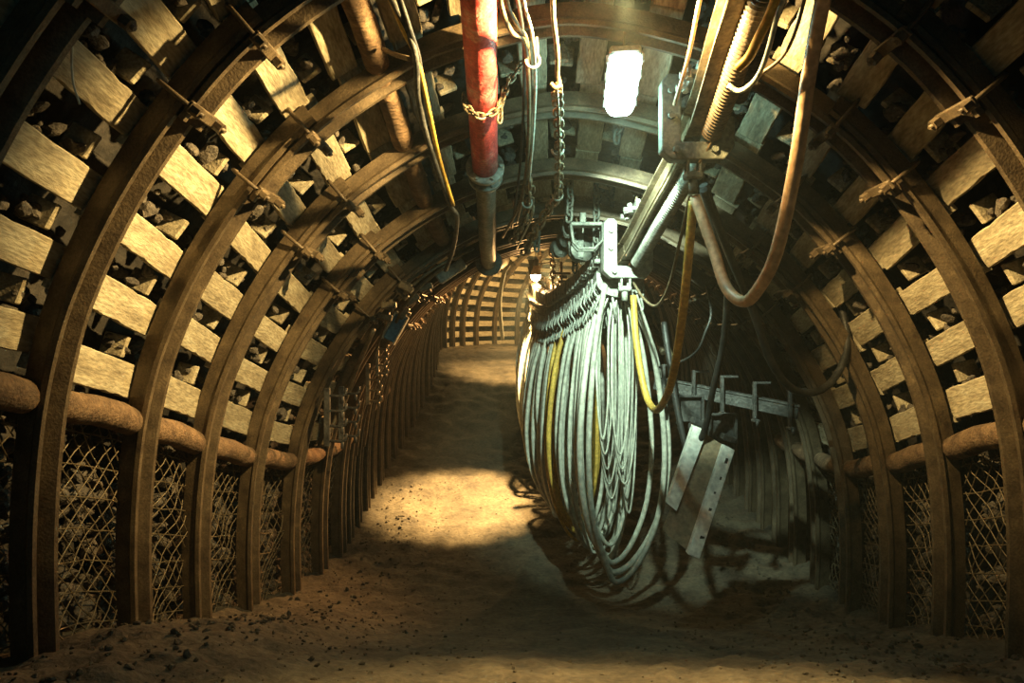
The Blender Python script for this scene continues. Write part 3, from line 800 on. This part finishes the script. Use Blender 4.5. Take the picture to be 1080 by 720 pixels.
for k, (x_, y_, d_) in enumerate([(588, 158, 4.2), (588, 206, 4.7), (562, 64, 3.5), (556, 214, 5.0)]):
    mb = MB(); mb.torus((0, 0, 0), .035, .008, None, n=14, a0=-PI * 1.05, a1=PI * .25); mb.tube([Vector((.025, 0, .02)), Vector((.02, 0, .12))], .008, 6)
    o = mb.build('cable_hook', M['pale']); o.location = at(x_, y_, d_); tag(o, ['pale open hook halfway down the straight chain', 'pale open hook at the bottom of the straight chain', 'dark open hook holding the roof cables near the red pipe', 'pale open hook holding the thin grey cable low down'][k], 'hook')

# drums and pulleys hung among the roof gear, left of the rail
def pulley(px, py, d, r, label, cat='pulley'):
    c_ = at(px, py, d); root = empty('pulley_block', c_, label, cat, 'gear hung in the roof')
    mb = MB()
    pr_ = [(r * .3, -.03), (r, -.035), (r, -.025), (r * .8, -.012), (r * .8, .012), (r, .025), (r, .035), (r * .3, .03)]
    mb.lathe(pr_, (0, 0, 0), 22, Matrix.Rotation(PI / 2, 3, 'X') @ Matrix.Rotation(.5, 3, 'Y')); mb.build('wheel', M['gear'], root)
    mb = MB()
    for sy in (-.045, .045): mb.box((0, sy, r * .5), (.05, .01, r * 2.4), None, .002)
    mb.box((0, 0, r * 1.7), (.06, .10, .03), None, .006); build_each(mb, 'cheek_plate', M['gear'], root)
    mb = MB(); mb.torus((0, 0, r * 1.7 + .05), .035, .009); mb.build('eye', M['chain'], root)
    return root
pulley(612, 262, 5.9, .12, 'grey pulley block hung left of the pale claw hanger')
pulley(590, 262, 6.6, .09, 'small grey pulley block above the hanging bulb')
for k, (px_, py_, d_, w_, h_, lb) in enumerate([
    (618, 250, 5.6, .26, .20, 'grey steel basket bracket hung above the packed saddles'),
    (602, 240, 6.2, .18, .16, 'grey steel bracket hung behind the basket bracket')]):
    c_ = at(px_, py_, d_); root = empty('hanging_bracket', c_, lb, 'bracket', 'gear hung in the roof')
    mb = MB()
    for sy in (-.06, .06):
        mb.tube([Vector((-w_ / 2, sy, h_ / 2)), Vector((-w_ / 2 + .02, sy, -h_ / 4)), Vector((-w_ / 4, sy, -h_ / 2)), Vector((w_ / 4, sy, -h_ / 2)), Vector((w_ / 2, sy, -h_ / 6)), Vector((w_ / 2, sy, h_ / 2))], .013, 6)
    build_each(mb, 'bent_frame', M['gear'], root)
    mb = MB(); mb.box((0, 0, h_ / 2), (w_, .14, .03), None, .006); mb.box((-w_ * .1, 0, h_ / 2 + .05), (.05, .05, .10), None, .006); mb.build('top_plate', M['gear'], root)
for k, (px_, py_, d_, dz, lb) in enumerate([
    (628, 262, 5.8, .55, 'chain hanging just left of the pale claw hanger'), (606, 288, 6.3, .5, 'chain hanging above the packed saddles'),
    (650, 150, 4.7, .35, 'short roof chain under the lamp'), (566, 262, 6.0, .45, 'dark roof chain left of the pulley'), (600, 232, 5.4, .4, 'roof chain left of the basket bracket')]):
    b_ = at(px_, py_, d_); chain([b_ + Vector((0, 0, dz)), b_ + Vector((.01, 0, dz / 2)), b_], .085, .011, lb, 'gear', 'gear hung in the roof')

# --- hanging bulb
bp_ = at(565, 290, 8.6); bl = empty('bulb_lamp', bp_, 'hanging bulb in a dusty glass bell, lit at its bottom, beyond the pulleys', 'lamp')
mb = MB(); mb.lathe([(.028, .12), (.035, .09), (.055, .05), (.065, .0)], n=20); mb.build('glass_bell', M['panel'], bl)
mb = MB(); mb.lathe([(.064, .0), (.062, -.03), (.045, -.06), (.02, -.075), (.0, -.078)], n=20); mb.build('bulb', M['bulbglow'], bl)
mb = MB(); mb.tube([Vector((0, 0, .12)), Vector((0, 0, .2))], .035, 12); mb.tube([Vector((0, 0, .2)), Vector((0, 0, .5))], .006, 6); mb.tube([Vector((0, 0, .14)), Vector((.3, 0, .17))], .007, 6); mb.build('socket', M['darksteel'], bl)

# --- insulator stack lit beside the bulb
ins = empty('insulator_stack', at(592, 320, 8.2), 'stack of lit bolted fittings right of the hanging bulb', 'fitting')
mb = MB()
for k in range(8): mb.lathe([(.0, -.02), (.05, -.018), (.055, 0), (.05, .018), (.0, .02)], (.02 * math.sin(k * 2.1), 0, -.1 + k * .06), 12)
mb.tube([Vector((0, 0, -.15)), Vector((0, 0, .5))], .016, 8); mb.build('discs', M['chain'], ins)
mb = MB(); mb.box((.0, 0, .36), (.22, .05, .03), None, .006); mb.box((.02, 0, .26), (.14, .05, .03), None, .006); build_each(mb, 'cross_arm', M['chain'], ins)

# --- white edged board leaning on the right
rt = empty('edged_board', at(740, 520, 5.1), 'brown board with two white painted edge strips leaning on the right behind the cables', 'board')
C0 = at(740, 520, 5.1)
tl, trr, bl_, br_ = at(731, 452, 5.279), at(771, 466, 5.231), at(703, 560, 4.904), at(732, 588, 4.807)
tl2 = at(741, 452, 5.279)
def quad_prism(mb, a, b, c, d, th, dy=0):
    vs = [v + Vector((0, dy, 0)) for v in (a, b, c, d)]; vs += [v + Vector((0, th, 0)) for v in vs]
    mb.add([v - C0 for v in vs], [(0, 1, 2, 3), (7, 6, 5, 4), (0, 4, 5, 1), (1, 5, 6, 2), (2, 6, 7, 3), (3, 7, 4, 0)])
mb = MB(); quad_prism(mb, at(742, 456, 5.265), at(764, 470, 5.217), at(728, 583, 4.824), at(700, 560, 4.904), .03, .02); mb.build('panel', M['panel'], rt)
mb = MB(); quad_prism(mb, at(731, 448, 5.293), at(745, 454, 5.272), at(713, 538, 4.981), at(703, 530, 5.008), .07, -.02); o = mb.build('left_edge_strip', M['white'], rt); o['label'] = 'white painted edge strip'
mb = MB(); quad_prism(mb, at(762, 468, 5.224), at(774, 474, 5.203), at(737, 588, 4.807), at(724, 583, 4.824), .07, -.03); o = mb.build('right_edge_strip', M['white'], rt); o['label'] = 'white painted edge strip with scuffs'
bv = o.modifiers.new('b', 'BEVEL'); bv.width = .008; bv.segments = 2
# scuffs
mb = MB()
for (x_, y_, w_, h_) in ((764, 487, .02, .07), (758, 505, .012, .05), (752, 520, .014, .04), (747, 538, .02, .05), (739, 566, .03, .03)):
    c_ = at(x_, y_, 5.30 - (y_ - 446) / 144 * .5) - C0; R_ = Matrix.Rotation(-.32, 3, 'Y'); mb.box(c_ + Vector((0, -.034, 0)), (w_, .006, h_), R_.inverted())
build_each(mb, 'scuff_mark', M['darksteel'], rt)
mb = MB(); mb.box(at(738, 446, 5.3) - C0 + Vector((0, .02, 0)), (.12, .12, .05), Matrix.Rotation(.35, 3, 'Y'), .01); mb.box(at(768, 462, 5.25) - C0 + Vector((0, .02, 0)), (.12, .12, .05), Matrix.Rotation(.35, 3, 'Y'), .01); build_each(mb, 'end_cap', M['darksteel'], rt)

# --- cable shelf on the right wall
def shelf():
    a = at(690, 405, 5.9); b = at(842, 436, 5.4)
    root = empty('cable_shelf', a, 'greenish steel cable shelf along the right wall above the white edged board', 'shelf')
    D = b - a; mb = MB(); Rm = D.normalized(); Zx = Vector((0, 0, 1)); Yx = Zx.cross(Rm).normalized(); Zx = Rm.cross(Yx); R_ = Matrix((Rm, Yx, Zx)).transposed()
    mb.box(D / 2, (D.length, .05, .09), R_, .006); mb.box(D / 2 + Zx * .06 + Yx * .03, (D.length, .10, .015), R_); mb.build('rail', M['darksteel'], root)  # dark steel on rail and arms paints in the shade over the shelf
    for k, t in enumerate((.08, .3, .5, .72, .95)):
        mb = MB(); c_ = D * t - Yx * .05
        mb.box(c_ + Vector((0, 0, .04)), (.025, .04, .30), None, .004); mb.box(c_ + Vector((0, -.02, -.12)), (.05, .08, .02), None, .004)
        mb.box(c_ + Vector((.06, 0, .18)), (.14, .03, .02), None, .004); mb.tube([c_ + Vector((0, -.06, -.12)), c_ + Vector((0, -.06, -.17))], .012, 6)
        mb.build('arm', M['darksteel'], root)
shelf()
def plate_bracket(px, py, d, lb):
    root = empty('wall_bracket', at(px, py, d), lb, 'bracket', 'steel brackets on the right wall')
    mb = MB(); mb.box((0, .02, 0), (.18, .02, .20), None, .004); mb.build('back_plate', M['darksteel'], root)
    mb = MB()
    for sx in (-.1, .1): mb.box((sx, 0, 0), (.022, .05, .24), None, .004)
    mb.box((0, 0, .11), (.22, .04, .02), None, .004); mb.build('side_frame', M['darksteel'], root)
    mb = MB()
    for sx in (-.09, 0, .09): mb.tube([Vector((sx, 0, -.11)), Vector((sx, 0, -.16))], .016, 6, smooth=False)
    build_each(mb, 'stud', M['darksteel'], root)
plate_bracket(762, 452, 5.3, 'dark framed bracket directly above the white edged board')
plate_bracket(728, 432, 5.6, 'dark framed bracket left of the cable shelf arms')
# black spikes with thin cable on the right wall
cable('cable', [at(745, 300, 5.4), at(750, 330, 5.4), at(744, 350, 5.4), at(735, 370, 5.5), at(716, 382, 5.7), at(690, 388, 5.9)], .010, M['black'], 'thin black cable pinned along the right wall above the shelf')
# pipes beyond on the right, lit orange
for k, (a, b, r, lb) in enumerate([(at(672, 300, 7.0), at(712, 385, 6.4), .022, 'rusty orange conduit behind the yellow hose, upper'), (at(668, 312, 7.2), at(700, 372, 6.6), .03, 'rusty orange pipe behind the yellow hose, lower')]):
    cable('conduit', [a, (a + b) / 2 + Vector((.02, 0, .01)), b], r, M['chain'], lb, 'pipe')

def on_wall(px, py, m=.12):
    # the farthest spot along this sight line that is still inside the arches
    d = 10.5
    while d > 4.5:
        p = at(px, py, d); c_, Lx, T = frame(s_of_y(d)); h = p.z - c_.z; hw = 0
        for q in range(1, len(PF)):
            if PF[q].x <= 0 and (PF[q - 1].y - h) * (PF[q].y - h) <= 0: hw = -PF[q].x
        if p.x - c_.x > -hw + m and h > .1 and h < 3.3: return p
        d -= .04
    return at(px, py, 7)
# --- cable rack and lines on the left wall
def rack(px, py, d, lb, m='grey', sc=1.0):
    root = empty('cable_rack', on_wall(px, py, .16), lb, 'rack', 'cable racks on the left wall')
    mb = MB(); mb.box((0, 0, 0), (.05 * sc, .05, .5 * sc), None, .006); mb.build('upright', M[m], root)
    for k in range(4):
        mb = MB(); z = (-.2 + .13 * k) * sc
        mb.tube([Vector((0, 0, z)), Vector((.13 * sc, 0, z - .01)), Vector((.16 * sc, 0, z + .01)), Vector((.165 * sc, 0, z + .06 * sc))], .012, 6); mb.tube([Vector((.13 * sc, 0, z - .01)), Vector((.13 * sc, 0, z - .07 * sc))], .014, 6)
        mb.build('hook_arm', M[m], root)
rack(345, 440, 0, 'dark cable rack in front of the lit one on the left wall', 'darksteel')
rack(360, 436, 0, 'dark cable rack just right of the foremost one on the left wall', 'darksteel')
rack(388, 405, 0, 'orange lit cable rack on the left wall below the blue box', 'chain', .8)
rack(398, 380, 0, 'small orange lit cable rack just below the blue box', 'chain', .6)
bb = empty('junction_box', on_wall(417, 346, .14), 'small blue box with pale frame on the left wall', 'box')
R_ = Matrix.Rotation(.5, 3, 'Y')
mb = MB(); mb.box((0, 0, 0), (.11, .08, .26), R_, .01); mb.build('body', M['blue'], bb)
mb = MB()
for sx in (-1, 1): mb.box(R_ @ Vector((sx * .062, -.01, 0)), (.014, .09, .29), R_)
mb.box(R_ @ Vector((0, -.01, .14)), (.13, .09, .02), R_); mb.build('frame', M['pale'], bb)
wb = MB(); wb.box((0, 0, 0), (.30, .10, .10), Matrix.Rotation(-.6, 3, 'Y'), .015); o = wb.build('junction_box', M['pale']); o.location = on_wall(476, 286, .1); tag(o, 'small pale pinkish box high on the left under the roof', 'box')
for k, (pts, r, lb) in enumerate([
    ([on_wall(340, 470, .11), on_wall(362, 425, .11), on_wall(378, 385, .11), on_wall(392, 352, .11), on_wall(394, 348, .11)], .02, 'lit orange rod standing off the left wall near the cable racks'),
    ([on_wall(384, 470, .11), on_wall(392, 420, .11), on_wall(405, 380, .11), on_wall(420, 335, .11), on_wall(440, 305, .11), on_wall(470, 280, .11)], .016, 'orange lit cable following the left wall up past the blue box'),
    ([on_wall(376, 480, .11), on_wall(384, 420, .11), on_wall(400, 360, .11), on_wall(420, 318, .11), on_wall(455, 285, .11), on_wall(500, 262, .11)], .012, 'upper thin cable following the left wall to the roof')]):
    cable('cable', pts, r, M['brown'], lb)
# clamps along the left shoulder catching the bulb's light
for k, (px_, py_, d_) in enumerate([(426, 330, 8.4), (436, 316, 8.4), (449, 303, 8.6), (410, 322, 7.9), (406, 334, 7.9), (428, 303, 8.0), (424, 309, 8.0)]):
    mb = MB(); R_ = Matrix.Rotation(.6 + .3 * k, 3, 'Y'); mb.box((0, 0, 0), (.06, .06, .13), R_, .01); mb.tube([R_ @ Vector((-.05, 0, .02)), R_ @ Vector((.06, 0, .02))], .018, 6)
    o = mb.build('cable_clip', M['chain']); o.location = on_wall(px_, py_, .10); tag(o, 'small rusty clip on the left shoulder, %s along from the %s' % ('first' if k % 3 == 0 and k == 0 else ORD[k], 'blue box'), 'clip', 'clips on the left shoulder')

# pale strip at the far bend and thin blue cord at the near left
cable('cable', [at(80, 8, 2.35), at(76, 50, 2.4), at(77, 85, 2.45), at(84, 110, 2.5)], .004, M['cable'], 'thin bluish cord hanging at the upper left near the camera')
cable('cable', [at(538, 276, 17), at(531, 290, 19), at(527, 320, 20.5), at(530, 358, 21.5)], .06, M['cable'], 'pale cable running down the far lit wall at the bend')

# ------------------------------------------------------------------ lights
def light(kind, loc, energy, col, radius=.05, aim=None, size=None, blend=.5):
    l = bpy.data.lights.new('lamp_light', kind); l.energy = energy; l.color = col
    l.shadow_soft_size = radius
    if kind == 'SPOT': l.spot_size = math.radians(size); l.spot_blend = blend
    o = bpy.data.objects.new('lamp_light', l); COL.objects.link(o); o.location = loc
    if aim is not None: o.rotation_euler = (Vector(aim) - Vector(loc)).to_track_quat('-Z', 'Y').to_euler()
    return o
WARM = (1.0, .70, .27); COOL = (.72, 1.0, .78)
WL = (.50, 3.02, 1.535)
light('SPOT', WL, 1350, WARM, .03, aim=(-2.0, 4.3, .68), size=76, blend=.8)
light('SPOT', WL, 820, WARM, .03, aim=(2.6, 3.75, .72), size=72, blend=.8)
light('SPOT', WL, 1500, WARM, .03, aim=(.45, 2.0, -1.2), size=72, blend=1)
CLP = (LA + LB) / 2 + Vector((0, .08, -.14))
light('SPOT', CLP, 800, COOL, .04, aim=(1.2, 6.0, .08), size=63, blend=.7)
light('POINT', CLP, 24, (.45, 1.0, .88), .04)
light('POINT', bp_ + Vector((0, 0, -.12)), 85, (1, .52, .17), .03)
light('SPOT', bp_ + Vector((-.1, .1, -.12)), 5200, (1, .66, .26), .03, aim=at(492, 524, 8.9), size=48, blend=.8)
light('SPOT', bp_ + Vector((-.12, 0, -.1)), 800, (1, .5, .16), .03, aim=on_wall(385, 410, .14), size=60, blend=.8)
light('SPOT', (.9, 14.2, 1.9), 2600, (1, .66, .25), .05, aim=(.2, 15.4, -.7), size=64, blend=.7)
light('POINT', (1.2, 21.2, 2.0), 900, (1, .64, .24), .05)
w = bpy.data.worlds.new('w'); scene.world = w; w.use_nodes = True
w.node_tree.nodes['Background'].inputs['Color'].default_value = (.2, .8, .9, 1); w.node_tree.nodes['Background'].inputs['Strength'].default_value = .12

# dusty mine air
vb = MB(); vb.box((.6, 11.5, .6), (12, 27, 7)); hz = vb.mesh('dusty_air', M['dirt']); hm = bpy.data.materials.new('thin_haze'); hm.use_nodes = True
for n_ in list(hm.node_tree.nodes):
    if n_.type == 'BSDF_PRINCIPLED': hm.node_tree.nodes.remove(n_)
vs_ = hm.node_tree.nodes.new('ShaderNodeVolumeScatter'); vs_.inputs['Density'].default_value = .0028; vs_.inputs['Color'].default_value = (.75, .95, .95, 1); vs_.inputs['Anisotropy'].default_value = .3
hm.node_tree.links.new(vs_.outputs[0], [n_ for n_ in hm.node_tree.nodes if n_.type == 'OUTPUT_MATERIAL'][0].inputs['Volume'])
hz.materials.clear(); hz.materials.append(hm)
ho = bpy.data.objects.new('dusty_air', hz); COL.objects.link(ho); tag(ho, 'thin dusty haze hanging in the air of the whole tunnel', 'haze', kind='stuff')

# ------------------------------------------------------------------ camera
cam = bpy.data.cameras.new('camera'); co = bpy.data.objects.new('camera', cam); COL.objects.link(co)
cam.sensor_width = 36; cam.lens = 24; cam.clip_start = .05
co.location = (0, 0, 0); co.rotation_euler = (PI / 2, 0, 0)
scene.camera = co
scene.view_settings.view_transform = 'Standard'; scene.view_settings.look = 'None'
scene.view_settings.exposure = 0; scene.view_settings.gamma = 1
scene.view_settings.use_curve_mapping = False
